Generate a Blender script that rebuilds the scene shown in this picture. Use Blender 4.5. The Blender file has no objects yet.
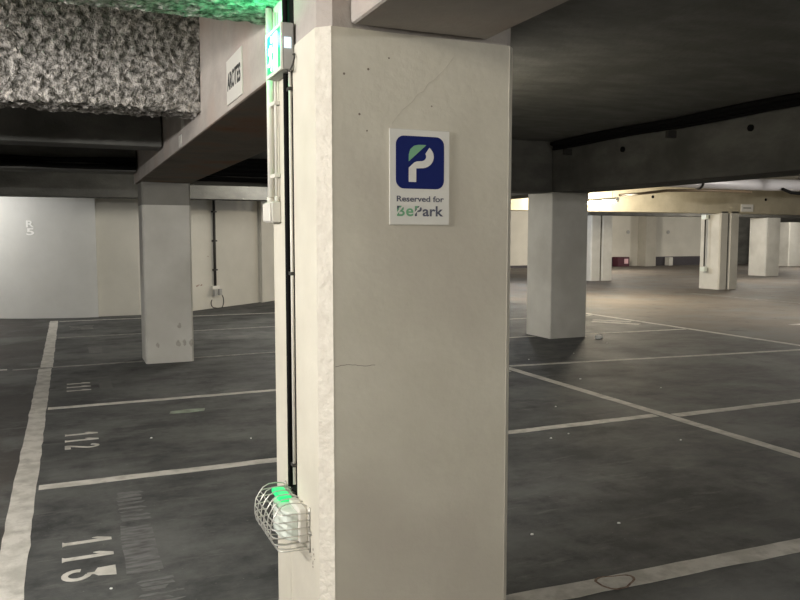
import bpy, bmesh, math, random
from mathutils import Vector, Matrix, noise
random.seed(7)
PI = math.pi
scn = bpy.context.scene
COL = scn.collection

# ------------------------------------------------------------------ materials
def new_mat(name):
    m = bpy.data.materials.new(name); m.use_nodes = True
    nt = m.node_tree; nt.nodes.clear()
    out = nt.nodes.new('ShaderNodeOutputMaterial'); b = nt.nodes.new('ShaderNodeBsdfPrincipled')
    nt.links.new(b.outputs[0], out.inputs[0])
    return m, nt, b
def col(c): return (c[0], c[1], c[2], 1)
def noise_mat(name, c1, c2, scale=3.0, rough=.8, bump=.2, bscale=60., stretch=(1,1,1), c3=None, s3=.6, lo=.35, hi=.65, bdist=.01, metallic=0, detail=8):
    m, nt, b = new_mat(name); N = nt.nodes.new; L = nt.links.new
    geo = N('ShaderNodeNewGeometry'); mp = N('ShaderNodeMapping'); mp.inputs['Scale'].default_value = stretch
    L(geo.outputs['Position'], mp.inputs[0])
    n = N('ShaderNodeTexNoise'); n.inputs['Scale'].default_value = scale; n.inputs['Detail'].default_value = detail; n.inputs['Roughness'].default_value = .62
    L(mp.outputs[0], n.inputs['Vector'])
    r = N('ShaderNodeValToRGB'); r.color_ramp.elements[0].position = lo; r.color_ramp.elements[1].position = hi
    r.color_ramp.elements[0].color = col(c1); r.color_ramp.elements[1].color = col(c2)
    L(n.outputs['Fac'], r.inputs[0]); cur = r.outputs[0]
    if c3:
        n3 = N('ShaderNodeTexNoise'); n3.inputs['Scale'].default_value = s3; n3.inputs['Detail'].default_value = 5
        L(geo.outputs['Position'], n3.inputs['Vector'])
        r3 = N('ShaderNodeValToRGB'); r3.color_ramp.elements[0].position = .5; r3.color_ramp.elements[1].position = .68
        L(n3.outputs['Fac'], r3.inputs[0])
        mx = N('ShaderNodeMix'); mx.data_type = 'RGBA'; L(r3.outputs[0], mx.inputs[0]); L(cur, mx.inputs[6]); mx.inputs[7].default_value = col(c3); cur = mx.outputs[2]
    L(cur, b.inputs['Base Color']); b.inputs['Roughness'].default_value = rough; b.inputs['Metallic'].default_value = metallic
    if bump:
        nb = N('ShaderNodeTexNoise'); nb.inputs['Scale'].default_value = bscale; nb.inputs['Detail'].default_value = 6
        L(geo.outputs['Position'], nb.inputs['Vector'])
        bp = N('ShaderNodeBump'); bp.inputs['Strength'].default_value = bump; bp.inputs['Distance'].default_value = bdist
        L(nb.outputs['Fac'], bp.inputs['Height']); L(bp.outputs[0], b.inputs['Normal'])
    return m
def plain(name, c, rough=.5, metallic=0., emit=None, strength=0.):
    m, nt, b = new_mat(name)
    b.inputs['Base Color'].default_value = col(c); b.inputs['Roughness'].default_value = rough; b.inputs['Metallic'].default_value = metallic
    b.inputs['Specular IOR Level'].default_value = .5 if rough < .8 else .1
    if emit:
        b.inputs['Emission Color'].default_value = col(emit); b.inputs['Emission Strength'].default_value = strength
    return m
M = {}
M['pillar'] = noise_mat('painted_concrete', (.555,.525,.445), (.635,.605,.52), 2.2, .7, .35, 35, c3=(.50,.465,.40), s3=1.3, bdist=.004)
M['pillar_grey'] = noise_mat('greyish_painted_concrete', (.56,.55,.51), (.65,.64,.60), 1.8, .75, .3, 30, c3=(.50,.49,.45), s3=1.1, bdist=.004)
M['pillar_edge'] = noise_mat('rough_painted_edge', (.60,.56,.49), (.68,.645,.57), 22, .85, .7, 45, bdist=.01)
M['wall'] = noise_mat('painted_wall', (.56,.545,.49), (.64,.62,.56), .9, .75, .2, 20)
M['ramp_wall'] = noise_mat('painted_ramp_wall', (.55,.55,.53), (.62,.62,.60), .9, .75, .2, 20)
M['concrete_pil'] = noise_mat('greyish_pilaster', (.38,.365,.32), (.44,.42,.37), 1.5, .8, .2, 20)
M['wall_dark'] = plain('dark_wall_band', (.06,.055,.065), .7)
M['top_grey'] = noise_mat('darker_grey_top', (.20,.195,.175), (.25,.245,.225), 1.5, .85, .4, 30)
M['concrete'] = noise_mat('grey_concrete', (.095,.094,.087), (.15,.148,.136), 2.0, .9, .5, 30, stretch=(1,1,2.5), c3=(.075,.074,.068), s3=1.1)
M['concrete_light'] = noise_mat('light_concrete_beam', (.34,.31,.285), (.44,.405,.375), 2.5, .85, .4, 40, stretch=(1,1,2), c3=(.40,.33,.29), s3=1.8)
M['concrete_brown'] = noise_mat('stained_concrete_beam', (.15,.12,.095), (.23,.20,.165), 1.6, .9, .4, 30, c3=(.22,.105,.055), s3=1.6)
M['beam_yellow'] = noise_mat('yellowish_concrete_beam', (.50,.46,.35), (.66,.61,.49), 1.4, .85, .3, 20)
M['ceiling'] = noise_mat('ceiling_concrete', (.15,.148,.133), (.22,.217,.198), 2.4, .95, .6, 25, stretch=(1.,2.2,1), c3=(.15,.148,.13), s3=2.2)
M['flock'] = noise_mat('sprayed_fireproofing', (.09,.085,.075), (.52,.49,.465), 30, .95, .8, 110, lo=.38, hi=.62, bdist=.02, detail=3)
M['line'] = noise_mat('worn_white_floor_paint', (.32,.305,.28), (.58,.56,.52), 9, .75, .2, 60, lo=.28, hi=.55, c3=(.40,.385,.35), s3=5)
M['line_worn'] = noise_mat('faded_floor_paint', (.13,.128,.12), (.34,.33,.31), 11, .8, .2, 60, lo=.35, hi=.7)
M['patch'] = noise_mat('grey_repaint', (.07,.07,.07), (.19,.19,.19), 9, .8, .2, 60, stretch=(1,3.5,1), lo=.35, hi=.7)
M['patch_faint'] = noise_mat('faint_grey_repaint', (.085,.085,.083), (.125,.125,.12), 9, .8, .2, 60, lo=.35, hi=.7)
M['streak'] = noise_mat('pale_green_streak', (.14,.17,.13), (.30,.36,.28), 12, .6, .1, 60)
M['plastic_white'] = plain('white_plastic', (.72,.70,.65), .45)
M['plastic_grey'] = plain('grey_plastic', (.35,.35,.34), .5)
M['conduit_white'] = plain('painted_conduit', (.66,.64,.585), .45)
M['cable_black'] = plain('black_cable', (.008,.008,.008), .95)
M['cable_dark'] = plain('dark_cable', (.035,.033,.03), .7)
M['pipe'] = plain('grey_metal_pipe', (.56,.55,.58), .38, .35)
M['pipe_brown'] = plain('brown_conduit', (.16,.12,.08), .5)
M['wire'] = plain('galvanised_wire', (.62,.61,.58), .35, .7)
M['black'] = plain('black_hole', (.006,.006,.006), .9)
M['crack'] = plain('crack', (.20,.17,.14), .9)
M['stain'] = noise_mat('grey_scuff', (.36,.345,.31), (.46,.44,.395), 30, .8, .0)
M['sign_white'] = plain('sign_white', (.62,.61,.565), .4)
M['bright_white'] = plain('bright_white_paint', (.92,.92,.90), .8)
M['sign_blue'] = plain('sign_blue', (.013,.022,.13), .85)
M['sign_navy'] = plain('sign_navy_text', (.02,.022,.055), .4)
M['sign_green'] = plain('sign_green', (.085,.30,.13), .4)
M['text_black'] = plain('black_lettering', (.03,.03,.03), .5)
M['green_panel'] = plain('green_lit_panel', (.02,.25,.10), .3, 0, (.01,.75,.22), .45)
M['white_panel'] = plain('white_lit_pictogram', (.8,.9,.85), .3, 0, (.8,1.,.85), 1.0)
M['green_led'] = plain('green_led', (.02,.35,.12), .3, 0, (.01,1.,.25), .4)
M['lens'] = plain('pale_lens', (.70,.76,.70), .25)
M['tube'] = plain('lit_tube', (1,.95,.85), .3, 0, (1.,.88,.62), 22.)
M['fix'] = plain('fixture_body', (.5,.5,.48), .5)
M['red'] = plain('dark_red_box', (.07,.012,.025), .5)
M['pink'] = plain('pale_pink_face', (.75,.5,.55), .5)
M['litter'] = plain('white_litter', (.55,.54,.50), .8)
M['stone'] = plain('grey_debris', (.16,.155,.145), .9)

def floor_mat():
    m, nt, b = new_mat('worn_asphalt_floor'); N = nt.nodes.new; L = nt.links.new
    geo = N('ShaderNodeNewGeometry')
    def nz(scale, det, stretch=(1,1,1), rgh=.6):
        mp = N('ShaderNodeMapping'); mp.inputs['Scale'].default_value = stretch; L(geo.outputs['Position'], mp.inputs[0])
        n = N('ShaderNodeTexNoise'); n.inputs['Scale'].default_value = scale; n.inputs['Detail'].default_value = det; n.inputs['Roughness'].default_value = rgh
        L(mp.outputs[0], n.inputs['Vector']); return n.outputs['Fac']
    def ramp(f, p0, p1, c0=(0,0,0), c1=(1,1,1)):
        r = N('ShaderNodeValToRGB'); r.color_ramp.elements[0].position = p0; r.color_ramp.elements[1].position = p1
        r.color_ramp.elements[0].color = col(c0); r.color_ramp.elements[1].color = col(c1); L(f, r.inputs[0]); return r.outputs[0]
    def mix(f, a, c2):
        x = N('ShaderNodeMix'); x.data_type = 'RGBA'; L(f, x.inputs[0]); L(a, x.inputs[6])
        if isinstance(c2, tuple): x.inputs[7].default_value = col(c2)
        else: L(c2, x.inputs[7])
        return x.outputs[2]
    base = ramp(nz(1.3, 10, (1,1.5,1), .72), .39, .61, (.036,.0375,.039), (.100,.103,.101))
    # brown traffic lane beyond the outer stall line and left of the thick line
    sep = N('ShaderNodeSeparateXYZ'); L(geo.outputs['Position'], sep.inputs[0])
    mr = N('ShaderNodeMapRange'); mr.inputs[1].default_value = 9.0; mr.inputs[2].default_value = 9.5; L(sep.outputs[0], mr.inputs[0])
    lane = ramp(nz(.8, 7, (1,1,1)), .3, .7, (.115,.098,.084), (.165,.145,.125))
    c = mix(mr.outputs[0], base, lane)
    mr2 = N('ShaderNodeMapRange'); mr2.inputs[1].default_value = -.25; mr2.inputs[2].default_value = -.35; L(sep.outputs[0], mr2.inputs[0])
    lane2 = ramp(nz(1.3, 7), .3, .7, (.050,.048,.046), (.075,.070,.066))
    c = mix(mr2.outputs[0], c, lane2)
    c = mix(ramp(nz(.75, 10, (1,1,1), .7), .48, .64), c, (.135,.138,.135))       # dusty patches
    c = mix(ramp(nz(3.2, 10, (.45,2.2,1), .75), .56, .74), c, (.17,.17,.163))        # scratches
    c = mix(ramp(nz(1.9, 9, (1,1,1), .7), .57, .72), c, (.026,.027,.028))                  # oil
    c = mix(ramp(nz(60, 2), .70, .76), c, (.2,.2,.19))                      # aggregate
    L(c, b.inputs['Base Color'])
    rr = N('ShaderNodeMapRange'); rr.inputs[3].default_value = .58; rr.inputs[4].default_value = .9; L(nz(1.7, 6), rr.inputs[0]); L(rr.outputs[0], b.inputs['Roughness'])
    b.inputs['Specular IOR Level'].default_value = .28
    bp = N('ShaderNodeBump'); bp.inputs['Strength'].default_value = .35; bp.inputs['Distance'].default_value = .004; L(nz(120, 4), bp.inputs['Height']); L(bp.outputs[0], b.inputs['Normal'])
    return m
M['floor'] = floor_mat()

# ------------------------------------------------------------------ mesh helpers
class MB:
    def __init__(s): s.v = []; s.f = []; s.smooth = False
    def add(s, vs, fs):
        o = len(s.v); s.v += [Vector(v) for v in vs]; s.f += [[i+o for i in f] for f in fs]; return s
    def box(s, x0, x1, y0, y1, z0, z1):
        return s.add([(x0,y0,z0),(x1,y0,z0),(x1,y1,z0),(x0,y1,z0),(x0,y0,z1),(x1,y0,z1),(x1,y1,z1),(x0,y1,z1)],
            [(0,3,2,1),(4,5,6,7),(0,1,5,4),(1,2,6,5),(2,3,7,6),(3,0,4,7)])
    def prism(s, pts, z0, z1):   # ccw outline
        n = len(pts)
        return s.add([(p[0],p[1],z0) for p in pts]+[(p[0],p[1],z1) for p in pts],
            [tuple(reversed(range(n))), tuple(range(n,2*n))]+[(i,(i+1)%n,n+(i+1)%n,n+i) for i in range(n)])
    def slab(s, pts, o, ax, ay, th):  # 2d outline in plane (o, ax, ay) thickness th along ax x ay
        o = Vector(o); ax = Vector(ax); ay = Vector(ay); nn = ax.cross(ay).normalized(); n = len(pts)
        a = [o+ax*p[0]+ay*p[1] for p in pts]
        return s.add(a+[p+nn*th for p in a], [tuple(reversed(range(n))), tuple(range(n,2*n))]+[(i,(i+1)%n,n+(i+1)%n,n+i) for i in range(n)])
    def tube(s, pts, r, seg=10, closed=False):
        pts = [Vector(p) for p in pts]; n = len(pts); rings = []
        up = Vector((0,0,1)); prev = None
        for i, p in enumerate(pts):
            if closed: t = (pts[(i+1)%n]-pts[i-1]).normalized()
            else: t = (pts[min(i+1,n-1)]-pts[max(i-1,0)]).normalized()
            a = prev if prev is not None else (Vector((1,0,0)) if abs(t.z) > .9 else up)
            a = (a-t*a.dot(t))
            if a.length < 1e-5: a = t.orthogonal()
            a.normalize(); prev = a; b = t.cross(a)
            rings.append([p+a*(r*math.cos(2*PI*k/seg))+b*(r*math.sin(2*PI*k/seg)) for k in range(seg)])
        vs = [v for R in rings for v in R]; fs = []
        for i in range(n if closed else n-1):
            j = (i+1)%n
            for k in range(seg):
                fs.append((i*seg+k, i*seg+(k+1)%seg, j*seg+(k+1)%seg, j*seg+k))
        if not closed: fs += [tuple(reversed(range(seg))), tuple((n-1)*seg+k for k in range(seg))]
        s.smooth = True
        return s.add(vs, fs)
    def stroke(s, pts, w, o, ax, ay, th, ends=True):
        P = [Vector((p[0],p[1])) for p in pts]; n = len(P)
        for i in range(n):
            pass
        L, R = [], []
        for i in range(n):
            t = (P[min(i+1,n-1)]-P[max(i-1,0)]).normalized(); nn = Vector((-t.y,t.x)); L.append(P[i]+nn*w/2); R.append(P[i]-nn*w/2)
        return s.strip(L, R, o, ax, ay, th)
    def strip(s, L, R, o, ax, ay, th):
        o = Vector(o); ax = Vector(ax); ay = Vector(ay); nn = ax.cross(ay).normalized()
        n = len(L); f = lambda p: o+ax*p[0]+ay*p[1]
        a = [f(p) for p in L]; b = [f(p) for p in R]
        vs = a+b+[p+nn*th for p in a]+[p+nn*th for p in b]; fs = []
        for i in range(n-1):
            fs += [(2*n+i, 3*n+i, 3*n+i+1, 2*n+i+1), (i, i+1, n+i+1, n+i), (i, 2*n+i, 2*n+i+1, i+1), (n+i, n+i+1, 3*n+i+1, 3*n+i)]
        fs += [(0,n,3*n,2*n),(n-1,2*n+n-1,3*n+n-1,2*n-1)]
        return s.add(vs, fs)
    def build(s, name, mat, parent=None, loc=None, bevel=0, seg=2):
        base = Vector(loc) if loc is not None else (WL[parent.name] if parent else Vector((0,0,0)))
        me = bpy.data.meshes.new(name)
        me.from_pydata([tuple(v-base) for v in s.v], [], s.f); me.update()
        bm = bmesh.new(); bm.from_mesh(me); bmesh.ops.recalc_face_normals(bm, faces=bm.faces); bm.to_mesh(me); bm.free()
        me.materials.append(mat)
        if s.smooth:
            for p in me.polygons: p.use_smooth = len(p.vertices) == 4
        o = bpy.data.objects.new(name, me); COL.objects.link(o)
        if parent: o.parent = parent; o.location = base-WL[parent.name]
        else: o.location = base
        WL[o.name] = base
        if bevel:
            bv = o.modifiers.new('bevel', 'BEVEL'); bv.width = bevel; bv.segments = seg; bv.limit_method = 'ANGLE'
        return o
WL = {}
def thing(name, label, cat, loc, group=None):
    o = bpy.data.objects.new(name, None); COL.objects.link(o); o.location = loc; WL[o.name] = Vector(loc)
    o.empty_display_size = .1
    o['label'] = label; o['category'] = cat
    if group: o['group'] = group
    return o
def tag(o, label, cat, group=None, kind=None):
    o['label'] = label; o['category'] = cat
    if group: o['group'] = group
    if kind: o['kind'] = kind
    return o
def struct(o, label=None):
    o['kind'] = 'structure'
    if label: o['label'] = label
    return o
def text_build(name, body, mat, parent, o, ax, ay, w, h, th=.0015, fit=True, spacing=1.0, bold=.0):
    cu = bpy.data.curves.new('t', 'FONT'); cu.body = body; cu.size = 1; cu.space_character = spacing; cu.offset = bold; cu.extrude = .01
    ob = bpy.data.objects.new('t', cu); COL.objects.link(ob)
    dg = bpy.context.evaluated_depsgraph_get(); me = bpy.data.meshes.new_from_object(ob.evaluated_get(dg))
    bpy.data.objects.remove(ob)
    xs = [v.co.x for v in me.vertices]; ys = [v.co.y for v in me.vertices]; zs = [v.co.z for v in me.vertices]
    x0, x1, y0, y1, z0, z1 = min(xs), max(xs), min(ys), max(ys), min(zs), max(zs)
    o = Vector(o); ax = Vector(ax); ay = Vector(ay); nn = ax.cross(ay).normalized(); base = WL[parent.name]
    for v in me.vertices:
        v.co = o+ax*((v.co.x-x0)/(x1-x0)*w)+ay*((v.co.y-y0)/(y1-y0)*h)+nn*((v.co.z-z0)/(z1-z0)*th)-base
    me.materials.clear(); me.materials.append(mat); me.name = name
    ob = bpy.data.objects.new(name, me); COL.objects.link(ob); ob.parent = parent; WL[ob.name] = base
    return ob

# rough sprayed surface: displaced grids on chosen faces of a box
def rough_box(name, x0, x1, y0, y1, z0, z1, step, amp, mat, faces):
    mb = MB()
    def grid(o, a, b, la, lb):
        na = max(2, int(la/step)); nb = max(2, int(lb/step)); vs = []; fs = []
        for j in range(nb+1):
            for i in range(na+1):
                p = Vector(o)+Vector(a)*(la*i/na)+Vector(b)*(lb*j/nb)
                q = p*21
                d = noise.noise_vector(q)*.75+noise.noise_vector(q*2.3)*.5+noise.noise_vector(p*6)*.35
                vs.append(p+d*amp)
        for j in range(nb):
            for i in range(na):
                k = j*(na+1)+i; fs.append((k,k+1,k+na+2,k+na+1))
        mb.add(vs, fs)
    lx, ly, lz = x1-x0, y1-y0, z1-z0
    if 'n' in faces: grid((x0,y0,z0),(1,0,0),(0,0,1),lx,lz)
    if 's' in faces: grid((x1,y1,z0),(-1,0,0),(0,0,1),lx,lz)
    if 'b' in faces: grid((x0,y1,z0),(1,0,0),(0,-1,0),lx,ly)
    if 'e' in faces: grid((x1,y0,z0),(0,1,0),(0,0,1),ly,lz)
    t = amp*.9
    mb.box(x0+t, x1-t*.2, y0+t, y1-t, z0+t, z1)
    bm_o = mb.build(name, mat, loc=((x0+x1)/2,(y0+y1)/2,z0))
    for p in bm_o.data.polygons: p.use_smooth = False
    return bm_o

CEIL = 2.85
# ------------------------------------------------------------------ setting
def structure_box(name, x0, x1, y0, y1, z0, z1, mat):
    return struct(MB().box(x0,x1,y0,y1,z0,z1).build(name, mat))
structure_box('floor', -8, 44, -6, 34, -.2, 0, M['floor'])
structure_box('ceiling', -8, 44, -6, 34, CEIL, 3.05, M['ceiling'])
structure_box('wall_back', -8, 44, -6.2, -6, 0, CEIL, M['wall'])
structure_box('wall_left', -8.2, -8, -6, 20, 0, CEIL, M['wall'])
structure_box('wall_right', 44, 44.2, -6, 34, 0, CEIL, M['wall'])
def wall_poly(name, pts, mat, th=.25, z0=0, z1=2.85):
    L = [Vector(p) for p in pts]; n = len(L); R = []
    for i in range(n):
        t = (L[min(i+1,n-1)]-L[max(i-1,0)]).normalized(); R.append(L[i]+Vector((-t.y,t.x))*th)
    mb = MB(); 
    vs = [(p.x,p.y,z) for z in (z0,z1) for p in L]+[(p.x,p.y,z) for z in (z0,z1) for p in R]; fs = []
    for i in range(n-1):
        fs += [(i,i+1,n+i+1,n+i), (2*n+i,3*n+i,3*n+i+1,2*n+i+1), (n+i,n+i+1,3*n+i+1,3*n+i), (i,2*n+i,2*n+i+1,i+1)]
    fs += [(0,n,3*n,2*n),(n-1,2*n-1,4*n-1,3*n-1)]
    mb.add(vs, fs); o = mb.build(name, mat)
    if n > 8:
        o.data.shade_smooth_by_angle(angle=math.radians(20)) if hasattr(o.data,'shade_smooth_by_angle') else None
        if not hasattr(o.data,'shade_smooth_by_angle'): o.data.polygons.foreach_set('use_smooth',[abs(p.normal.z)<.5 for p in o.data.polygons]); o.data.set_sharp_from_angle(angle=math.radians(20))
    return struct(o)
cx, cy, R0 = .62, 19.1, 3.84
arc = [(cx+R0*math.cos(a), cy+R0*math.sin(a)) for a in [math.radians(d) for d in range(180, 268, 4)]]
arc.append((.47, 15.26))
o = wall_poly('wall_ramp', [(-8,20.2),(-3.3,20.2)]+arc, M['ramp_wall'])
WMP = [(.38,15.36),(1.21,15.40),(2.26,15.80),(4.02,17.32)]
wall_poly('wall_middle', WMP, M['wall'])
struct(MB().prism([(4.0,17.2),(4.5,17.75),(4.2,18.05),(3.7,17.5)], 0, CEIL).build('trim_1', M['wall']))
wall_poly('wall_side', [(4.45,17.9),(6.0,19.6),(6.0,31)], M['wall'])
# far wall with dark lower band
structure_box('wall_far', 6.0, 30.6, 31, 31.3, 0, CEIL, M['wall'])
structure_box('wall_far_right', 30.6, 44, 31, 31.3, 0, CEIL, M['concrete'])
structure_box('baseboard_far', 24.6, 25.6, 30.95, 30.995, 0, .45, M['wall_dark'])
structure_box('baseboard_far_right', 27.1, 30.6, 30.95, 30.995, 0, .45, M['wall_dark'])
structure_box('baseboard_far_left', 17.6, 20.6, 30.95, 30.995, 0, .12, M['wall_dark'])
o = MB().box(26.35, 27.0, 30.4, 30.99, 0, CEIL).build('pilaster', M['concrete_pil'], loc=(26.7,30.7,0)); tag(o, 'grey pilaster standing out from the far back wall', 'pillar')

# ------------------------------------------------------------------ pillars
def oct_outline(x0, x1, y0, y1, c, corners='abcd'):
    p = []
    p += [(x0,y0+c),(x0+c,y0)] if 'a' in corners else [(x0,y0)]
    p += [(x1-c,y0),(x1,y0+c)] if 'b' in corners else [(x1,y0)]
    p += [(x1,y1-c),(x1-c,y1)] if 'c' in corners else [(x1,y1)]
    p += [(x0+c,y1),(x0,y1-c)] if 'd' in corners else [(x0,y1)]
    return p
JZ = 2.14
fp = thing('pillar', 'nearest cream concrete pillar, carrying the blue parking sign', 'pillar', (1.07,2.45,0))
MB().prism([(.76,2.30),(1.39,2.30),(1.42,2.33),(1.42,2.60),(.72,2.60),(.72,2.34)], 0, JZ).build('shaft', M['pillar'], fp)
# rough chamfered arris strip, slightly proud
MB().slab([(0,0),(.0566,0),(.0566,JZ),(0,JZ)], (.72,2.34,0), Vector((.04,-.04,0)).normalized(), (0,0,1), .0015).build('chamfered_edge', M['pillar_edge'], fp)
MB().slab([(0,0),(.0424,0),(.0424,JZ),(0,JZ)], (1.39,2.30,0), Vector((.03,.03,0)).normalized(), (0,0,1), .0015).build('chamfered_edge', M['pillar'], fp)
MB().prism([(.765,2.306),(1.385,2.306),(1.415,2.334),(1.415,2.60),(.726,2.60),(.726,2.344)], JZ, CEIL).build('capital', M['concrete_light'], fp)
# crack on the sign face + little nicks
cr = MB(); pts = []
for i in range(15):
    pts.append((.765+.135*i/14, 1.087+random.uniform(-.0012,.0012)+.004*math.sin(i*.4)))
cr.stroke(pts, .0016, (0,2.2998,0), (1,0,0), (0,0,1), .0006).build('crack', M['crack'], fp)
cr2 = MB(); pts = [(.96+.22*i/12, 1.86+.22*i/12+random.uniform(-.006,.006)) for i in range(13)]
cr2.stroke(pts, .0022, (0,2.2998,0), (1,0,0), (0,0,1), .0006).build('hairline_crack', noise_mat('faint_crack', (.48,.45,.385), (.58,.55,.47), 30, .8, 0), fp)
nk = MB()
for (x,z,s) in [(.80,2.0,.004),(.88,2.02,.004),(.85,1.88,.004),(.875,1.83,.003),(.95,2.06,.003),(1.10,1.92,.003)]:
    nk.slab([(s*math.cos(a),s*math.sin(a)) for a in [k*PI/3 for k in range(6)]], (x,2.2998,z), (1,0,0), (0,0,1), .0006)
nk.build('nicks', M['crack'], fp)
# chipped flaking spot on the left face beside the wire guard
ch = MB()
for k in range(14):
    y = 2.39+random.uniform(0,.07); z = .39+random.uniform(0,.08); s = random.uniform(.002,.006)
    ch.slab([(s*random.uniform(.5,1)*math.cos(a),s*random.uniform(.5,1)*math.sin(a)) for a in [j*PI/3 for j in range(6)]], (.7202,y,z), (0,-1,0), (0,0,1), .0007)
ch.build('chipped_paint', M['crack'], fp)

sp = thing('pillar', 'slim cream half pillar behind the open joint of the nearest pillar', 'pillar', (1.07,2.8,0))
MB().prism(oct_outline(.72,1.40,2.70,2.90,.008), 0, CEIL).build('shaft', M['pillar'], sp)

MB().box(.723,1.39,2.601,2.699,.475,CEIL).build('joint_filler', M['black'], sp)
MB().box(.7215,1.39,2.601,2.699,0,.474).build('painted_joint_foot', M['pillar'], sp)
def pillar(x0, x1, y0, y1, label, c=.035, mat='pillar_grey', top=2.13, split=None):
    t = thing('pillar', label, 'pillar', ((x0+x1)/2,(y0+y1)/2,0))
    if split:
        MB().prism(oct_outline(x0,split-.025,y0,y1,c), 0, top).build('shaft', M[mat], t)
        MB().prism(oct_outline(split+.025,x1,y0,y1,c), 0, top).build('shaft', M[mat], t)
        MB().box(split-.024,split+.024,y0+.06,y1-.06,0,top).build('joint_filler', M['cable_dark'], t)
    else:
        MB().prism(oct_outline(x0,x1,y0,y1,c), 0, top).build('shaft', M[mat], t)
    return t
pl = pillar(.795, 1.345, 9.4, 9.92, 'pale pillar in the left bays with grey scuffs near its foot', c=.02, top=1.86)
MB().prism(oct_outline(.795,1.345,9.4,9.92,.02), 1.86, 2.124).build('grey_top_band', M['top_grey'], pl)  # upper end of the left pillar in a darker grey
for (x, z, r) in [(.93,.215,.035),(1.165,.225,.045),(1.235,.235,.04),(1.31,.225,.04),(1.18,.44,.04)]:
    mb = MB()
    for k in range(9):
        a = random.uniform(0,2*PI); q = r*random.uniform(.2,.8); s = r*random.uniform(.35,.65)
        mb.slab([(s*math.cos(b)*.6,s*math.sin(b)) for b in [j*PI/4 for j in range(8)]], (x+q*math.cos(a)*.5,9.3999-.0001*k,z+q*math.sin(a)), (1,0,0), (0,0,1), .0008)
    mb.build('scuff_mark', M['stain'], pl)
pillar(6.43, 7.06, 9.4, 10.05, 'large grey-sided pillar under the dark beam, beside the lit tube', c=.012)
p2 = pillar(16.68, 17.40, 16.25, 17.0, 'pillar on the far lane with two small boxes on its left side', split=17.02, top=2.18)
pillar(16.0, 16.88, 21.1, 21.65, 'pale far pillar seen beyond the lit tube, right of the grey-sided pillar', split=16.42, top=2.18)
pillar(23.95, 24.68, 21.1, 21.9, 'far pillar with grey left face and yellowish front, right of the boxed pillar', top=2.18)
pillar(32.9, 33.8, 27.6, 28.8, 'farthest right pillar with a bright white front', top=2.18)

# ------------------------------------------------------------------ beams
def beam(name, x0, x1, y0, y1, z0, label, mat, z1=CEIL, bevel=.012):
    o = MB().box(x0,x1,y0,y1,z0,z1).build(name, M[mat], loc=((x0+x1)/2,(y0+y1)/2,z0), bevel=bevel)
    return tag(o, label, 'beam')
beam('ceiling_beam', .82, 1.305, -3.0, 2.30, 2.15, 'concrete beam overhead, running from the nearest pillar toward the viewer', 'concrete_light')
b1 = beam('ceiling_beam', .76, 1.37, 2.875, 9.97, 2.125, 'long beam with rusty brown underside joining the nearest and left pillars', 'concrete_light')
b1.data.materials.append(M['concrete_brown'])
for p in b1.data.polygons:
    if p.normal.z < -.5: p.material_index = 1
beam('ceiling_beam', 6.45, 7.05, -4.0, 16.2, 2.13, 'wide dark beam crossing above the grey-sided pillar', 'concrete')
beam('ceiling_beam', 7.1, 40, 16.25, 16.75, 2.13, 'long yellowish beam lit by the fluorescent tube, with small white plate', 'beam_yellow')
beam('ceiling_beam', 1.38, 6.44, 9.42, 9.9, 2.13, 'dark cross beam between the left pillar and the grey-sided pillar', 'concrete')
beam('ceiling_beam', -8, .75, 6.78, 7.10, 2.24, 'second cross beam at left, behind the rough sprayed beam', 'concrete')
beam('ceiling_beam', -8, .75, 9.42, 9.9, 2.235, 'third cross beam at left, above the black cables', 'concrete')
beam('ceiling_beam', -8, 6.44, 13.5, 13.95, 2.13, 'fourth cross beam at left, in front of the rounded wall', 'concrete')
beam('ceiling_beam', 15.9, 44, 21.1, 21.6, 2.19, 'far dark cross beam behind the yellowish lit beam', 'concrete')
o = rough_box('ceiling_beam', -4.2, .758, 4.80, 5.12, 2.25, CEIL, .0135, .027, M['flock'], 'nbe'); tag(o, 'rough sprayed grey beam at upper left with crumbly texture', 'beam')
o = rough_box('ceiling_beam', -3.0, .755, 2.73, 3.09, 2.335, CEIL, .0135, .012, M['flock'], 'nbse'); tag(o, 'rough sprayed beam at the top edge, lit green by the exit light', 'beam')

# ------------------------------------------------------------------ floor markings
def line_x(x0, x1, y, w=.085, label='', mat='line', dy=0.):
    n = max(3, int((x1-x0)/.12)); L = []; R = []
    for i in range(n+1):
        x = x0+(x1-x0)*i/n; yy = y+dy*(x-x0)
        L.append((x, yy+w/2+random.uniform(-.005,.005))); R.append((x, yy-w/2+random.uniform(-.005,.005)))
    o = MB().strip(L, R, (0,0,.0), (1,0,0), (0,1,0), .002).build('parking_line', M[mat], loc=((x0+x1)/2,y,0)); return tag(o, label, 'floor marking')
def line_y(x, y0, y1, w=.1, label='', mat='line', dx=0.):
    n = max(3, int((y1-y0)/.12)); L = []; R = []
    for i in range(n+1):
        y = y0+(y1-y0)*i/n; xx = x+dx*(y-y0)
        L.append((xx-w/2+random.uniform(-.005,.005), y)); R.append((xx+w/2+random.uniform(-.005,.005), y))
    o = MB().strip(L, R, (0,0,0), (1,0,0), (0,1,0), .002).build('parking_line', M[mat], loc=(x,(y0+y1)/2,0)); return tag(o, label, 'floor marking')
line_y(-.285, 1.5, 9.52, .13, 'thick white line along the left aisle, near stretch')
line_y(-.275, 9.63, 14.85, .13, 'thick white line along the left aisle, far stretch up to the wall')
line_x(-.21, 4.48, 4.98, .095, 'white stall line dividing the nearest numbered stall from the second, left bays', dy=.004)
line_x(-.21, 4.48, 7.28, .09, 'white stall line between the second and third numbered stalls, under the three ones', dy=.01)
line_x(-.62, 4.48, 9.57, .07, 'thin worn line crossing the aisle line, by the left pillar foot', 'line_worn', dy=.05)
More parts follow.
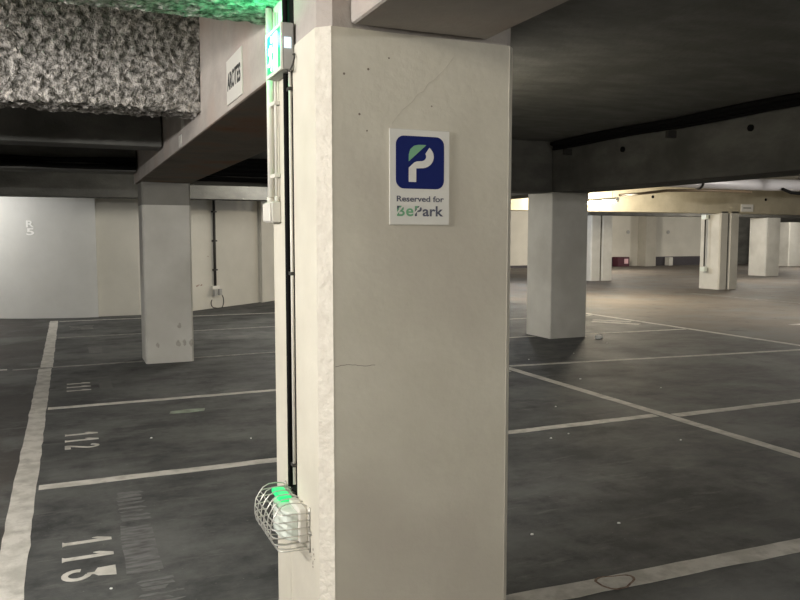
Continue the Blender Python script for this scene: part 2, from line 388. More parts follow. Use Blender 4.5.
line_x(-.19, 4.2, 12.35, .07, 'thin stall line behind the left pillar', 'line_worn', dy=.05)
line_x(-.19, 3.9, 14.75, .07, 'thin stall line running along the foot of the back wall', dy=.0)
line_x(4.64, 6.38, 9.80, .075, 'short stub of stall line between the nearest pillar and the grey-sided pillar', dy=-.03)
line_x(7.12, 9.12, 9.66, .075, 'white stall line beginning at the foot of the grey-sided pillar', dy=-.06)
line_x(4.64, 9.12, 7.60, .085, 'white stall line one stall nearer than the grey-sided pillar', dy=-.10)
line_x(4.63, 9.10, 4.93, .10, 'white stall line right of the crossing with the lengthwise line')
line_x(1.3, 4.48, 2.63, .12, 'wide white stall line in the bottom right corner', dy=-.03)
line_x(4.63, 9.1, 2.6, .12, 'stall line continuing right beyond the frame corner')
line_y(4.56, 2.0, 9.6, .10, 'long lengthwise white line crossing the right-hand stalls')
line_y(9.2, 2.0, 13.4, .10, 'long white line bounding the brown lane at right')
line_x(6.6, 9.1, 11.95, .08, 'short stall line behind the grey-sided pillar', 'line')
line_y(15.0, 11.0, 15.5, .10, 'faint line across the far lane, before the boxed pillar', 'line_worn')
line_x(11.2, 12.4, 9.3, .11, 'short white dash on the brown lane at the right edge')
line_x(-.95, -.68, 9.62, .07, 'tiny white dash at the left edge of the aisle')
o = line_x(-8,-1.2,14.2,.07,'faint white line across the aisle end before the rounded wall','line_worn')

# painted numbers; text x runs toward -Y, text y toward +X
def painted_number(digits, x, ytop, dw, h, sw, label, mat='line'):
    t = thing('painted_number', label, 'floor marking', (x+h/2, ytop-1.5*dw, 0)); TH = .002
    for k, d in enumerate(digits):
        mb = MB(); o = (x, ytop-k*dw, .0); ax = (0,-1,0); ay = (1,0,0); c = dw*.42; w = dw*.62
        if d == '1':
            mb.slab([(c-sw*.85,0),(c+sw*.85,0),(c+sw*.55,h*.06),(c+sw/2*.8,h),(c-sw/2,h),(c-sw*1.4,h*.72),(c-sw*1.3,h*.60),(c-sw/2,h*.74),(c-sw*.5,h*.06)], o, ax, ay, TH)
        else:
            if d == '3':
                pts = [(c+math.sin(a)*w*.40, h*.27+math.cos(a)*h*.22) for a in [math.radians(t_) for t_ in range(10, 300, 20)]]
                mb.slab([(c-w*.42,h),(c-w*.38,h*.66),(c-w*.05,h*.60),(c-w*.06,h*.46),(c+w*.10,h*.46),(c+w*.12,h*.60),(c+w*.30,h*.66),(c+w*.46,h)], o, ax, ay, TH)
            elif d == '2':
                pts = [(c+math.sin(a)*w*.34, h*.72+math.cos(a)*h*.22) for a in [math.radians(t_) for t_ in range(-80, 150, 22)]]+[(c-w*.1,h*.3),(c-w*.34,h*.09)]
                mb.slab([(c-w*.45,0),(c+w*.45,0),(c+w*.45,h*.17),(c-w*.45,h*.17)], o, ax, ay, TH)
            elif d == '0': pts = [(c+math.sin(a)*w*.36, h*.5+math.cos(a)*h*.42) for a in [math.radians(t_) for t_ in range(0, 361, 20)]]
            else: pts = [(c+math.sin(a)*w*.32, h*.7+math.cos(a)*h*.22) for a in [math.radians(t_) for t_ in range(90, 450, 24)]]+[(c+w*.3,h*.3),(c-w*.1,h*.03)]
            mb.stroke(pts, sw*.8, o, ax, ay, TH)
        mb.build('digit', M[mat], t)
    return t
painted_number('113', -.075, 4.07, .195, .225, .035, 'white stencilled number 113 on the nearest left stall')
painted_number('112', -.07, 6.31, .185, .23, .035, 'white stencilled number 112 on the second left stall')
painted_number('111', -.06, 8.50, .19, .22, .035, 'white stencilled number 111 on the third left stall')
painted_number('109', -.03, 13.95, .22, .38, .03, 'faded stencilled number on the farthest left stall by the wall', 'line_worn')
def painted_patch(pieces, label, mat, cat='floor marking', name='repaint_patch'):
    mb = MB()
    for (pts) in pieces: mb.slab(pts, (0,0,0), (1,0,0), (0,1,0), .0015)
    xs = [p[0] for q in pieces for p in q]; ys = [p[1] for q in pieces for p in q]
    o = mb.build(name, M[mat], loc=(sum(xs)/len(xs), sum(ys)/len(ys), 0)); return tag(o, label, cat)
def bars(x0, x1, y0, y1, n, jit=.01):
    out = []
    for i in range(n):
        a = y0+(y1-y0)*i/n; b = a+(y1-y0)/n*random.uniform(.4,.85); j = lambda: random.uniform(-jit,jit)
        out.append([(x0+j(),a),(x1+j()*2,a+j()*.3),(x1+j()*2,b),(x0+j(),b+j()*.3)])
    return out
painted_patch([[(.19,3.52),(.27,3.50),(.35,3.52),(.345,3.72),(.35,3.95),(.35,4.12),(.27,4.10),(.20,4.14),(.19,3.9),(.195,3.7)]], 'scuffed grey overpaint block beside the number 113', 'patch')
painted_patch(bars(.21,.345,4.2,4.72,8), 'faded grey brush strokes behind the overpaint beside number 113', 'patch')
painted_patch(bars(.23,.37,3.12,3.46,7,.02), 'broken grey brush strokes nearest the viewer, below number 113', 'patch')
painted_patch([[(.24,8.02),(.36,8.02),(.36,8.5),(.24,8.5)]], 'faint grey overpaint square beside the number 111', 'patch_faint')
painted_patch([[(.20,10.6),(.36,10.55),(.37,11.1),(.20,11.15)]], 'faint grey overpaint square on the stall behind 111', 'patch')
painted_patch([[(.74,6.67),(.88,6.64),(1.03,6.67),(1.05,6.76),(.9,6.78),(.76,6.75)]], 'pale greenish streak on the second left stall', 'streak', 'floor stain', 'floor_streak')  # flat pale greenish streak on the floor
painted_patch([[(8.35,11.0),(8.85,10.35),(8.97,10.42),(8.47,11.08)],[(8.55,11.22),(8.98,10.7),(9.05,10.76),(8.66,11.28)]], 'pair of white painted strokes inside the lane line, behind the large pillar', 'line')
# lump of old paint on the bottom right line
mb = MB(); ringn = 22; pts = []
for k in range(ringn):
    a = 2*PI*k/ringn; r = 1+.14*math.sin(3*a+1)+random.uniform(-.07,.07); pts.append((2.14+.085*r*math.cos(a), 2.605+.055*r*math.sin(a)))
vs = [(p[0],p[1],.0022) for p in pts]+[(2.14+(p[0]-2.14)*.82,2.605+(p[1]-2.605)*.82,.0045) for p in pts]+[(2.14,2.605,.005)]
mb.add(vs, [(i,(i+1)%ringn,ringn+(i+1)%ringn,ringn+i) for i in range(ringn)]+[(ringn+i,ringn+(i+1)%ringn,2*ringn) for i in range(ringn)])
lump = thing('paint_lump', 'peeling lump of paint on the bottom right stall line', 'floor marking', (2.14,2.605,0))
mb.build('paint_skin', noise_mat('peeling_paint', (.42,.40,.37), (.60,.58,.54), 14, .75, .5, 60), lump)
MB().slab([(p[0]*1.0+(p[0]-2.14)*.13, p[1]+(p[1]-2.605)*.18) for p in pts], (0,0,.0021), (1,0,0), (0,1,0), .0004).build('rusty_rim', noise_mat('rusty_rim', (.10,.05,.03), (.30,.22,.17), 40, .9, 0), lump)
# crumbs on the floor
def crumb(x, y, s, mat, label, cat='debris', group=None, name='debris'):
    bm = bmesh.new(); bmesh.ops.create_icosphere(bm, subdivisions=2, radius=1)
    for v in bm.verts:
        k = 1+.35*noise.noise(v.co*1.7+Vector((x*7,y*5,0))); v.co = Vector((v.co.x*s*k*1.3, v.co.y*s*k, max(v.co.z,-.3)*s*.8*k+.3*s*.8))
    me = bpy.data.meshes.new(name); bm.to_mesh(me); bm.free(); me.materials.append(mat)
    zmin = min(v.co.z for v in me.vertices)
    o = bpy.data.objects.new(name, me); COL.objects.link(o); o.location = (x, y, -zmin+.0001); return tag(o, label, cat, group)
crumb(7.12, 9.17, .05, M['bright_white'], 'crumpled white scrap on the floor right of the large pillar foot', 'litter', name='paper_scrap')
crumb(8.62, 6.85, .06, M['stone'], 'grey crumb of rubble lying inside the lane line at right')
for (x,y) in [(5.35,5.9),(6.9,8.7),(5.9,8.1),(5.1,7.9),(4.1,4.3),(3.25,4.72),(3.45,4.78),(3.9,5.6),(4.9,6.6),(3.2,6.1),(2.1,3.2),(2.6,3.15),(3.6,6.4),(3.9,6.9)]:
    crumb(x, y, random.uniform(.005,.009), M['bright_white'], 'tiny pale crumb on the dark stalls right of the nearest pillar', 'debris', 'pale crumbs on the right-hand stalls', 'crumb')
for (x,y) in [(.0,3.2),(.52,5.9),(1.2,5.6),(.12,3.4)]:
    crumb(x, y, random.uniform(.005,.008), M['bright_white'], 'tiny pale crumb on the left-hand stalls', 'debris', 'pale crumbs on the left-hand stalls', 'crumb')

# ------------------------------------------------------------------ parking sign
sx0, sx1, sz0, sz1, sy = .949, 1.163, 1.536, 1.842, 2.2995
W = sx1-sx0; H = sz1-sz0
ps = thing('parking_sign', 'white sign with blue P logo on the nearest pillar', 'sign', (sx0+W/2, sy, sz0))
MB().box(sx0,sx1,sy-.006,sy,sz0,sz1).build('plate', M['sign_white'], ps, bevel=.0015)
def su(u): return (u-50)/315*W
def sv(v): return (570-v)/520*H
SO = (sx0, sy-.006, sz0); AX = (1,0,0); AZ = (0,0,1)
def rrect(x0,x1,y0,y1,r,n=8):
    p = []
    for (cx_,cy_,a0) in [(x1-r,y0+r,-90),(x1-r,y1-r,0),(x0+r,y1-r,90),(x0+r,y0+r,180)]:
        for k in range(n+1):
            a = math.radians(a0+90*k/n); p.append((cx_+r*math.cos(a), cy_+r*math.sin(a)))
    return p
lg = MB().slab(rrect(su(82),su(335),sv(372),sv(86),su(50+42)), SO, AX, AZ, .001).build('blue_badge', M['sign_blue'], ps)
SO2 = (sx0, sy-.007, sz0)
pts = [(su(170),sv(334)),(su(170),sv(262)),(su(174),sv(244)),(su(188),sv(236)),(su(214),sv(235))]
mb = MB(); k_ = su(50+41); 
ux = su(51); uy = sv(0)-sv(1)
mb.slab([(su(148),sv(335)),(su(187),sv(335)),(su(187),sv(261)),(su(214),sv(259))]+
        [(su(214)+ux*65*math.cos(a), sv(195)+uy*64*math.sin(a)) for a in [math.radians(t) for t in range(-80, 56, 10)]]+
        [(su(214)+ux*25*math.cos(a), sv(195)+uy*25*math.sin(a)) for a in [math.radians(t) for t in range(35, -86, -12)]]+
        [(su(205),sv(221)),(su(190),sv(223)),(su(178),sv(228)),(su(148),sv(258))], SO2, AX, AZ, .0008)
mb.build('white_letter_p', M['sign_white'], lg)
MB().slab([(su(148),sv(224)),(su(148),sv(186)),(su(156),sv(158)),(su(176),sv(138)),(su(200),sv(132)),(su(240),sv(132))][::-1], SO2, AX, AZ, .0008).build('green_fold', M['sign_green'], lg)
def stext(name, body, mat, u0, u1, v0, v1, bold=.01, sp=1.0):
    return text_build(name, body, mat, ps, (sx0+su(u0), sy-.006, sz0+sv(v1)), AX, AZ, su(u1)-su(u0), sv(v0)-sv(v1), .0008, bold=bold, spacing=sp)
stext('reserved_lettering', 'Reserved for', M['sign_navy'], 87, 335, 411, 443, .02)
stext('letter_b', 'B', M['sign_green'], 88, 128, 466, 522, .02)
stext('letter_e', 'e', M['sign_green'], 135, 173, 479, 523, .02)
stext('letter_p', 'P', M['sign_navy'], 181, 217, 466, 522, .02)
stext('letters_ark', 'ark', M['sign_navy'], 222, 332, 465, 523, .02)
SO3 = (sx0, sy-.0068, sz0)
for q in ([(su(84),sv(512)),(su(122),sv(462))], [(su(178),sv(508)),(su(214),sv(462))]):
    MB().stroke(q, su(50+7), SO3, AX, AZ, .0006).build('slanted_cut', M['sign_white'], ps)
MB().slab([(su(88),sv(466)),(su(88),sv(486)),(su(104),sv(466))], SO3, AX, AZ, .0007).build('letter_corner', M['sign_navy'], ps)
MB().slab([(su(181),sv(466)),(su(181),sv(490)),(su(200),sv(466))], SO3, AX, AZ, .0007).build('letter_corner', M['sign_green'], ps)

# ------------------------------------------------------------------ white plates on beam sides
bx = .7595
ab = thing('name_plate', 'white plate lettered in black on the long beam side, upper left', 'sign', (bx, 3.77, 2.15))
MB().box(bx-.006,bx,3.59,3.95,2.150,2.365).build('plate', M['sign_white'], ab, bevel=.001)
text_build('lettering', 'AROTES', M['text_black'], ab, (bx-.006,3.93,2.215), (0,-1,0), (0,0,1), .315, .085, .001, bold=.03)
o = MB().box(bx-.004,bx,5.52,5.66,2.25,2.37).build('small_plate', M['sign_white'], loc=(bx,5.6,2.25)); tag(o, 'small grey plate on the beam side behind the rough beam, upper one', 'sign')
o = MB().box(bx-.004,bx,5.66,5.80,2.132,2.215).build('small_plate', M['sign_white'], loc=(bx,5.72,2.13)); tag(o, 'small grey plate on the beam side behind the rough beam, lower one', 'sign')
fs = thing('beam_plate', 'small white plate on the yellowish lit beam', 'sign', (17.6,16.245,2.2))
MB().box(17.42,17.88,16.237,16.2495,2.185,2.39).build('plate', M['bright_white'], fs)
MB().box(17.5,17.8,16.234,16.237,2.27,2.305).build('grey_lettering', M['plastic_grey'], fs)
ws = thing('wall_marking', 'white stencilled R over 5 on the rounded wall', 'sign', (-.63,15.5,1.55))
# ray/arc point of the rounded wall at that bearing
def arc_pt(x): return cy-math.sqrt(R0*R0-(x-cx)**2)
yw = arc_pt(-.62); nrm = Vector((-.62-cx, yw-cy, 0)).normalized(); tx = Vector((-nrm.y, nrm.x, 0)); 
if tx.x < 0: tx = -tx
WL[ws.name] = Vector((-.62,yw,1.55)); ws.location = (-.62,yw,1.55)
base = Vector((-.62,yw,0))+nrm*.006
text_build('letter', 'R', M['bright_white'], ws, base-tx*.07+Vector((0,0,1.655)), tx, (0,0,1), .135, .125, .002, bold=.02)
text_build('digit', '5', M['bright_white'], ws, base-tx*.07+Vector((0,0,1.515)), tx, (0,0,1), .135, .125, .002, bold=.02)

# ------------------------------------------------------------------ exit light
el = thing('exit_light', 'glowing green emergency exit box high on the nearest pillar', 'light', (.72,2.66,2.12))
X0, X1, Y0, Y1, Z0, Z1 = .680, .7195, 2.575, 2.79, 2.058, 2.213
MB().box(X0,X1,Y0,Y1,Z0,Z1).build('housing', M['plastic_grey'], el, bevel=.006)
fr = MB(); t = .012
fr.box(X0-.006,X0,Y0,Y1,Z0,Z0+t); fr.box(X0-.006,X0,Y0,Y1,Z1-t,Z1); fr.box(X0-.006,X0,Y0,Y0+t,Z0+t,Z1-t); fr.box(X0-.006,X0,Y1-t,Y1,Z0+t,Z1-t)
fr.build('frame', M['plastic_white'], el)
MB().box(X0-.003,X0-.0002,Y0+t,Y1-t,Z0+t,Z1-t).build('green_panel', M['green_panel'], el)
pk = MB(); PO = (X0-.003, Y1-.02, Z0+.014); PX = (0,-1,0)
h = .13; w = .14
pk.slab([(.085,.0),(.135,.0),(.135,.125),(.085,.125)], PO, PX, AZ, .002)          # door
pk.slab([(.055+.013*math.cos(a),.112+.013*math.sin(a)) for a in [k*PI/6 for k in range(12)]], PO, PX, AZ, .002)
pk.stroke([(.048,.095),(.04,.055)], .024, PO, PX, AZ, .002); pk.stroke([(.04,.058),(.06,.035),(.05,.005)], .013, PO, PX, AZ, .002)
pk.stroke([(.038,.055),(.022,.03),(.004,.032)], .013, PO, PX, AZ, .002); pk.stroke([(.05,.09),(.07,.07),(.08,.075)], .010, PO, PX, AZ, .002); pk.stroke([(.045,.09),(.022,.085),(.015,.065)], .010, PO, PX, AZ, .002)
pk.build('running_figure_pictogram', M['white_panel'], el)
MB().box(X0+.005,X0+.028,Y0-.004,Y0+.001,Z0+.07,Z0+.105).build('indicator_window', plain('pale_blue_window', (.7,.85,.95), .3, 0, (.6,.85,1.), .5), el)
MB().tube([(.70,Y0+.02,Z0-.001),(.70,Y0-.01,Z0-.008),(.705,Y0-.03,Z0+.01),(.712,Y0-.03,Z0+.035),(.715,Y0-.012,Z0+.05),(.715,Y0-.002,Z0+.05)], .0028, 8).build('cable_loop', M['cable_dark'], el)

gl = bpy.data.lights.new('exit_glow','POINT'); gl.energy = 1.3; gl.color = (.03,1,.33); gl.shadow_soft_size = .02
go = bpy.data.objects.new('exit_glow', gl); COL.objects.link(go); go.location = (.645,2.76,2.20)
# cable in the joint and thin pipe
o = MB().tube([(.710,2.652,.60),(.710,2.652,1.2),(.710,2.652,2.1),(.708,2.65,2.4),(.708,2.65,2.84)], .010, 12).build('joint_cable', M['cable_black'], loc=(.738,2.66,.62)); tag(o, 'thick black cable running down inside the pillar joint', 'cable')
tp = thing('thin_conduit', 'thin pale conduit clipped to the joint edge of the nearest pillar', 'conduit', (.712,2.61,.62))
MB().tube([(.712,2.607,.62),(.712,2.607,2.11)], .0055, 10).build('tube', M['conduit_white'], tp)
for z in (.69,1.37,2.0):
    MB().box(.7045,.7195,2.597,2.628,z-.006,z+.006).build('clip', M['cable_dark'], tp, bevel=.001)

# conduits + junction box on the slim half pillar
ct = thing('wall_conduit', 'white conduit pair running down to the junction box on the pillar', 'conduit', (.70,2.84,1.64))
MB().tube([(.703,2.855,1.645),(.703,2.855,2.33)], .0125, 12).build('tube', M['conduit_white'], ct)
MB().tube([(.708,2.79,1.645),(.708,2.79,2.30)], .006, 10).build('thin_tube', M['conduit_white'], ct)
for z in (1.72,1.98,2.2):
    MB().box(.698,.7195,2.775,2.872,z-.007,z+.007).build('clip', M['conduit_white'], ct, bevel=.002)
jb = thing('junction_box', 'small pale junction box under the white conduits', 'box', (.70,2.83,1.56))
MB().box(.685,.7195,2.775,2.895,1.55,1.625).build('body', M['conduit_white'], jb, bevel=.004)
MB().box(.678,.6848,2.780,2.890,1.554,1.621).build('lid', M['conduit_white'], jb, bevel=.003)
for y in (2.80,2.865):
    MB().tube([(.703 if y>2.82 else .708,y if y>2.82 else 2.79,1.6255),(.703 if y>2.82 else .708,y if y>2.82 else 2.79,1.645)], .014 if y>2.82 else .009, 10).build('gland', M['conduit_white'], jb)

# ---- emergency floor light
ZB = lambda z: .446+(z-.175)*.64
gy0, gy1 = 2.43, 2.76
lb = thing('emergency_lamp', 'pale emergency lamp with green light inside the wire guard', 'light', (.72,2.6,ZB(.19)))
MB().box(.69,.7195,2.475,2.70,ZB(.19),ZB(.375)).build('base', M['plastic_white'], lb, bevel=.006)
mb = MB(); n = 12; prof = []
for k in range(n+1):
    a = PI*k/n; prof.append((.69-.055*math.sin(a)**.6, 2.4875+.20*(1-math.cos(a))/2))
mb.prism([(p[0],p[1]) for p in prof], ZB(.20), ZB(.355)); mb.build('diffuser', M['lens'], lb, bevel=.004)
MB().box(.655,.70,2.60,2.72,ZB(.357),ZB(.385)).build('green_lens', M['green_led'], lb, bevel=.004)
MB().box(.6335,.64,2.66,2.69,ZB(.22),ZB(.34)).build('grille', M['cable_dark'], lb)
gd = thing('wire_guard', 'bent galvanised wire cage low on the left side of the nearest pillar', 'guard', (.72,2.6,ZB(.16)))
def loop(z, out, ya, yb):
    xo = .715-out; r = .028; p = [(.7185,ya,z)]
    p += [(xo+r,ya+.006,z)]+[(xo+r-r*math.sin(a),ya+.006+r-r*math.cos(a),z) for a in [PI/2*k/5 for k in range(1,6)]]
    m = 6
    for k in range(1,m): p.append((xo+.003*math.sin(k*2.+z*40), ya+.034+(yb-ya-.068)*k/m, z+.004*math.sin(k*1.7+z*60)))
    p += [(xo+r-r*math.cos(a),yb-.006-r+r*math.sin(a),z) for a in [PI/2*k/5 for k in range(0,6)]]+[(.7185,yb,z)]
    return p
zs = [ZB(v) for v in (.175,.213,.252,.292,.332,.370)]; outs = [.10,.115,.12,.12,.115,.10]
for z, ou in zip(zs, outs):
    MB().tube(loop(z, ou, gy0+.01, gy1-.01), .0022, 8).build('wire_loop', M['wire'], gd)
for k in range(6):   # upright wires, hooked in at top and bottom
    y = gy0+.05+(gy1-gy0-.09)*k/5
    p = [(.718,y,ZB(.165)),(.66,y,ZB(.163))]+[(.7127-ou,y+.003*math.sin(k*3+z*30),z) for z, ou in zip(zs, outs)]
    p += [(.625,y,ZB(.395)),(.645,y,ZB(.41)),(.67,y,ZB(.412)),(.70,y,ZB(.405)),(.7185,y,ZB(.385))]
    MB().tube(p, .0022, 8).build('upright_wire', M['wire'], gd)
for y in (gy0+.01, gy1-.01):
    MB().tube([(.7165,y,ZB(.155)),(.7165,y,ZB(.20)),(.7165,y+.006,ZB(.28)),(.7165,y,ZB(.36)),(.7165,y,ZB(.40))], .0026, 8).build('side_wire', M['wire'], gd)
    MB().tube([(.7165,y,ZB(.27)),(.712,y-.012,ZB(.275)),(.7165,y-.02,ZB(.262)),(.7165,y-.008,ZB(.25))], .002, 8).build('fixing_eye', M['wire'], gd)

# ------------------------------------------------------------------ wall conduit with socket on the middle wall
wp = Vector((2.26,15.80,0)); wq = Vector((4.02,17.32,0)); wd = (wq-wp).normalized(); wn = Vector((wd.y,-wd.x,0))
def wpt(t, off, z): p = wp+wd*t+wn*off; return Vector((p.x,p.y,z))
T = .66
cc = thing('wall_conduit', 'dark vertical conduit on the far left wall ending at the sockets', 'conduit', wpt(T,.03,.33))
MB().tube([wpt(T,.035,.47),wpt(T,.035,2.5)], .028, 10).build('tube', M['cable_dark'], cc)
for z in (.8,1.4,2.0):
    mb = MB(); mb.slab([(-.05,-.015),(.05,-.015),(.05,.015),(-.05,.015)], wpt(T,.068,z), wd, (0,0,1), -.066); mb.build('clip', M['cable_dark'], cc)
sk = thing('socket_group', 'cluster of two dark sockets with a hanging looped cord', 'socket', wpt(T,.0,.3))
MB().slab([(-.11,0),(.11,0),(.11,.07),(-.11,.07)], wpt(T,.06,.40), wd, (0,0,1), -.055).build('backplate', M['plastic_white'], sk)
for d in (-.075,.075):
    MB().slab([(-.04,0),(.04,0),(.04,.13),(-.04,.13)], wpt(T+d,.115,.27), wd, (0,0,1), -.05).build('socket', M['plastic_grey'], sk)
MB().tube([wpt(T+.08+.11*math.sin(a),.09,.27-.13+.15*math.cos(a)) for a in [PI*k/12 for k in range(13)]]+[wpt(T-.1+.11*math.sin(a),.09,.14-.02+.10*math.cos(a)) for a in [PI+PI*k/12 for k in range(10)]], .010, 8).build('cord', M['cable_dark'], sk)
def wall_scuff(t, z, w, h, label):
    mb = MB(); 
    for k in range(7):
        a = random.uniform(-.5,.5)*w; b = random.uniform(-.4,.4)*h; s = h*.4
        mb.slab([(a-s*1.3,b-s*.5),(a+s*1.3,b-s*.3),(a+s,b+s*.5),(a-s,b+s*.4)], wpt(t,.0012+.0002*k,z), wd, (0,0,1), -.0008)
    o = mb.build('wall_scuff', plain('reddish_scuff', (.36,.26,.22), .8) if 'red' in label else M['stain'], loc=wpt(t,0,z)); tag(o, label, 'stain')
wall_scuff(.2, .50, .16, .05, 'short reddish rub mark low on the middle wall')
wall_scuff(.45, 1.08, .14, .02, 'thin reddish rub line higher on the middle wall')

# ------------------------------------------------------------------ black cable bundles
def sag_cable(x0, x1, y, z, r, amp, seed, n=60):
    rnd = random.Random(seed); pts = []
    ph = rnd.uniform(0,6)
    for i in range(n+1):
        x = x0+(x1-x0)*i/n; pts.append((x, y+.012*math.sin(x*2.3+ph), z+amp*math.sin(x*1.9+ph)+amp*.6*math.sin(x*4.7+ph*2)))
    return MB().tube(pts, r, 8)
cb = thing('cable_bundle', 'bundle of black cables along the left cross beam', 'cable', (-3.6,9.33,2.29))
for k,(dy,dz,r) in enumerate([(0,0,.028),(.05,.045,.025),(-.01,.07,.02),(.04,-.02,.018)]):
    sag_cable(-7.9, .74, 9.33+dy*.6, 2.285+dz, r, .010, k).build('cable', M['cable_black'], cb)
cb = thing('cable_bundle', 'bundle of black cables on the cross beam right of the left pillar', 'cable', (3.9,9.33,2.2))
for k,(dy,dz,r) in enumerate([(0,0,.03),(.045,.06,.035),(-.01,.11,.03),(.02,.16,.035),(.04,-.05,.02),(.03,-.085,.014)]):
    sag_cable(1.38, 5.3, 9.335+dy*.6, 2.24+dz, r, .007, 10+k).build('cable', M['cable_black'], cb)
# pipes along the top of the dark beam
dk = thing('cable_bundle', 'black cables along the top of the wide dark beam', 'cable', (6.38,4,2.75))
for k,(dx,dz,r) in enumerate([(0,0,.035),(-.05,.04,.03),(-.02,-.055,.018)]):
    pts = [(6.38+dx, -3.9+13.2*i/50, 2.775+dz*.8+.008*math.sin(i*.7+k)) for i in range(51)]
    MB().tube(pts, r, 8).build('cable', M['cable_black'], dk)
for y in (4.3,7.0,9.0):
    MB().box(6.33,6.4495,y-.025,y+.025,2.62,2.70).build('bracket', M['cable_dark'], dk)
for (y,z) in [(7.9,2.585),(5.92,2.60)]:
    mb = MB(); mb.tube([(6.43,y,z),(6.4498,y,z)], .035, 14); o = mb.build('beam_hole', M['black'], loc=(6.44,y,z)); tag(o, 'dark round hole plug on the wide dark beam, %s' % ('the left one' if y > 7 else 'the right one'), 'hole')
for x, nm in ((14.27,'left of the far boxed pillar'),(18.36,'right of the small white plate')):
    mb = MB(); mb.tube([(x,16.235,2.535),(x,16.2495,2.535)], .04, 12); o = mb.build('beam_hole', M['black'], loc=(x,16.24,2.535)); tag(o, 'dark hole plug on the yellowish beam, '+nm, 'hole')
for x, nm in ((28.28,'right of the pilaster'),(25.72,'left of the pilaster')):
    mb = MB(); mb.tube([(x,30.96,1.70),(x,30.9995,1.70)], .09, 12); o = mb.build('wall_fitting', M['plastic_grey'], loc=(x,30.98,1.7)); tag(o, 'small dark round fitting on the far wall, '+nm, 'fitting')

# ------------------------------------------------------------------ ducts and pipes beyond the dark beam
dt = thing('duct', 'round pale duct hanging beyond the dark beam, upper right', 'duct', (15,12.2,2.55))
MB().tube([(9.9,12.2,2.60)]+[(9.9+(24-9.9)*i/20, 12.2, 2.60+.006*math.sin(i)) for i in range(1,21)], .125, 20).build('pipe_body', M['pipe'], dt)
for x in (11.9,14.75,19.0):
    MB().tube([(x,12.2+.135*math.cos(a),2.60+.135*math.sin(a)) for a in [2*PI*k/20 for k in range(20)]], .022, 8, closed=True).build('clamp', M['cable_dark'], dt)
    MB().tube([(x,12.2,2.74),(x,12.2,2.845)], .012, 8).build('hanger', M['cable_dark'], dt)
o = MB().tube([(14.1,12.05,2.50),(14.35,12.04,2.43),(14.7,12.04,2.415),(15.0,12.04,2.44),(15.25,12.05,2.52)], .035, 10).build('sagging_cable', M['cable_black'], loc=(14.7,12.05,2.45)); tag(o, 'black cable sagging under the pale duct', 'cable')
o = MB().tube([(11.6,14.3,2.43),(11.6,13.6,2.43),(11.7,12.9,2.46),(12.5,12.6,2.47),(13.6,12.42,2.45)], .03, 10).build('lamp_conduit', M['pipe_brown'], loc=(11.6,13,2.45)); tag(o, 'thin brown conduit leading from the lit tube to the duct', 'conduit')

# ------------------------------------------------------------------ luminaires
def luminaire(x, y, z, along, label, group=None, L=1.3, energy=60, colour=(1,.93,.8), make=True):
    hx, hy = (L/2,.045) if along == 'x' else (.045,L/2)
    if make:
        t = thing('tube_light', label, 'light', (x,y,z), group)
        MB().box(x-hx,x+hx,y-hy,y+hy,z+.035,z+.085).build('housing', M['fix'], t, bevel=.006)
        d = Vector((1,0,0)) if along == 'x' else Vector((0,1,0)); c = Vector((x,y,z))
        MB().tube([c-d*(L/2-.05),c+d*(L/2-.05)], .026, 12).build('tube', M['tube'], t)
        for s in (-1,1):
            e = c+d*s*(L/2-.025); MB().box(e.x-.025,e.x+.025,e.y-.025,e.y+.025,z-.03,z+.0345).build('end_cap', M['fix'], t)
            q = c+d*s*L*.35; MB().tube([(q.x,q.y,z+.086),(q.x,q.y,CEIL-.002)], .006, 8).build('hanger', M['fix'], t)
    d = Vector((1,0,0)) if along == 'x' else Vector((0,1,0))
    for k in range(4):
        li = bpy.data.lights.new('tube_glow','POINT'); li.energy = energy/4; li.color = colour; li.shadow_soft_size = .03
        ob = bpy.data.objects.new('tube_glow', li); COL.objects.link(ob); ob.location = Vector((x,y,z-.06))+d*L*(k-1.5)*.26
luminaire(11.6, 15.0, 2.30, 'y', 'lit fluorescent tube beside the grey-sided pillar top', energy=280, colour=(1,.87,.66))
# unseen lamps (left aisle, behind the viewer, far lanes), some added purely as fill
G = 'unseen tubes, some added as fill'
def offlamp(x, y, z, al, e, c=(1,.94,.84)): return luminaire(x, y, z, al, 'unseen fluorescent tube placed to light the garage', G, energy=e, colour=c)
offlamp(-2.7, 1.9, 2.25, 'y', 270, (1,.965,.93))
offlamp(-2.5, 3.95, 2.45, 'y', 45, (1,.95,.9))  # added between the beams to brighten the long beam's side
offlamp(2.6, 6.0, 2.35, 'y', 14, (1,.95,.86))
offlamp(3.4, 12.3, 2.30, 'y', 75, (1,.965,.88))  # added out of sight behind the pillar to brighten the middle wall
offlamp(-2.7, 14.7, 2.40, 'x', 75, (1.,.985,.96))
offlamp(-.6, -2.4, 2.40, 'x', 60, (1,.93,.80))
offlamp(3.9, -3.6, 2.40, 'y', 100, (1,.985,.96))  # added fill behind the viewer, for more bounce in the right bay
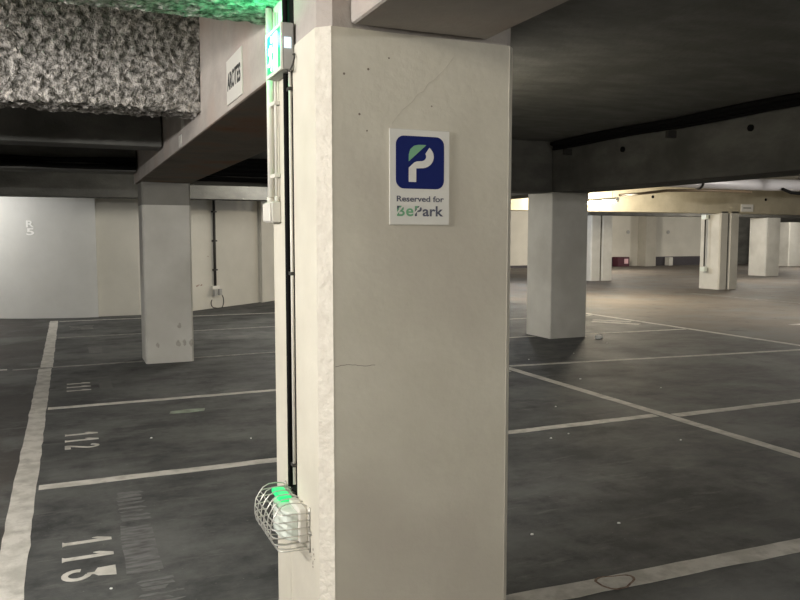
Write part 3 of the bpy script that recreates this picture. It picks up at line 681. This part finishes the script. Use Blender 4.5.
offlamp(13.6, 9.3, 2.45, 'y', 130, (1,.95,.86))  # added out of frame to brighten the duct and the brown lane
offlamp(21.0, 18.8, 2.5, 'x', 150)
offlamp(21.0, 26.5, 2.55, 'x', 260, (1,.9,.75))
offlamp(12.0, 20.0, 2.5, 'y', 170, (.92,.95,1))
offlamp(31.0, 24.5, 2.5, 'x', 220)

# small fixtures on the far pillar's left side
pf = thing('pillar_boxes', 'two small white boxes joined by a dark conduit on the far pillar', 'box', (16.59,16.68,.5))
MB().box(16.5,16.598,16.6,16.78,1.97,2.10).build('upper_box', M['lens'], pf, bevel=.01)
MB().box(16.5,16.598,16.6,16.78,.50,.63).build('lower_box', M['lens'], pf, bevel=.01)
MB().tube([(16.57,16.69,.64),(16.57,16.69,1.96)], .022, 8).build('conduit', M['cable_dark'], pf)
# items at the far wall
rb = thing('red_box', 'dark red box with a pale pink face at the foot of the far wall', 'box', (25.0,30.8,0))
MB().box(24.75,25.45,30.5,30.94,0,.47).build('body', M['red'], rb, bevel=.02)
MB().box(25.12,25.36,30.485,30.498,.14,.38).build('face', M['pink'], rb)
o = MB().prism([(28.05,30.6),(28.3,30.6),(28.3,30.93),(28.05,30.93)], 0, .42).build('white_post', M['sign_white'], loc=(28.2,30.75,0), bevel=.02); tag(o, 'small white block at the foot of the far wall', 'block')

# ------------------------------------------------------------------ camera + world + view
f = 770.; pitch = math.atan((300-236)/f); yaw = math.atan(332/(f/math.cos(pitch)))
cam = bpy.data.cameras.new('camera'); cam.sensor_width = 36; cam.lens = 36*f/800; cam.clip_start = .05; cam.clip_end = 200
co = bpy.data.objects.new('camera', cam); COL.objects.link(co); co.location = (0,0,1.5); co.rotation_euler = (PI/2-pitch, 0, -yaw)
scn.camera = co
w = bpy.data.worlds.new('world'); scn.world = w; w.use_nodes = True
w.node_tree.nodes['Background'].inputs[0].default_value = (.5,.52,.55,1); w.node_tree.nodes['Background'].inputs[1].default_value = .02
vs = scn.view_settings; vs.view_transform = 'Standard'; vs.look = 'None'; vs.gamma = 1; vs.use_curve_mapping = False; vs.exposure = 1.0
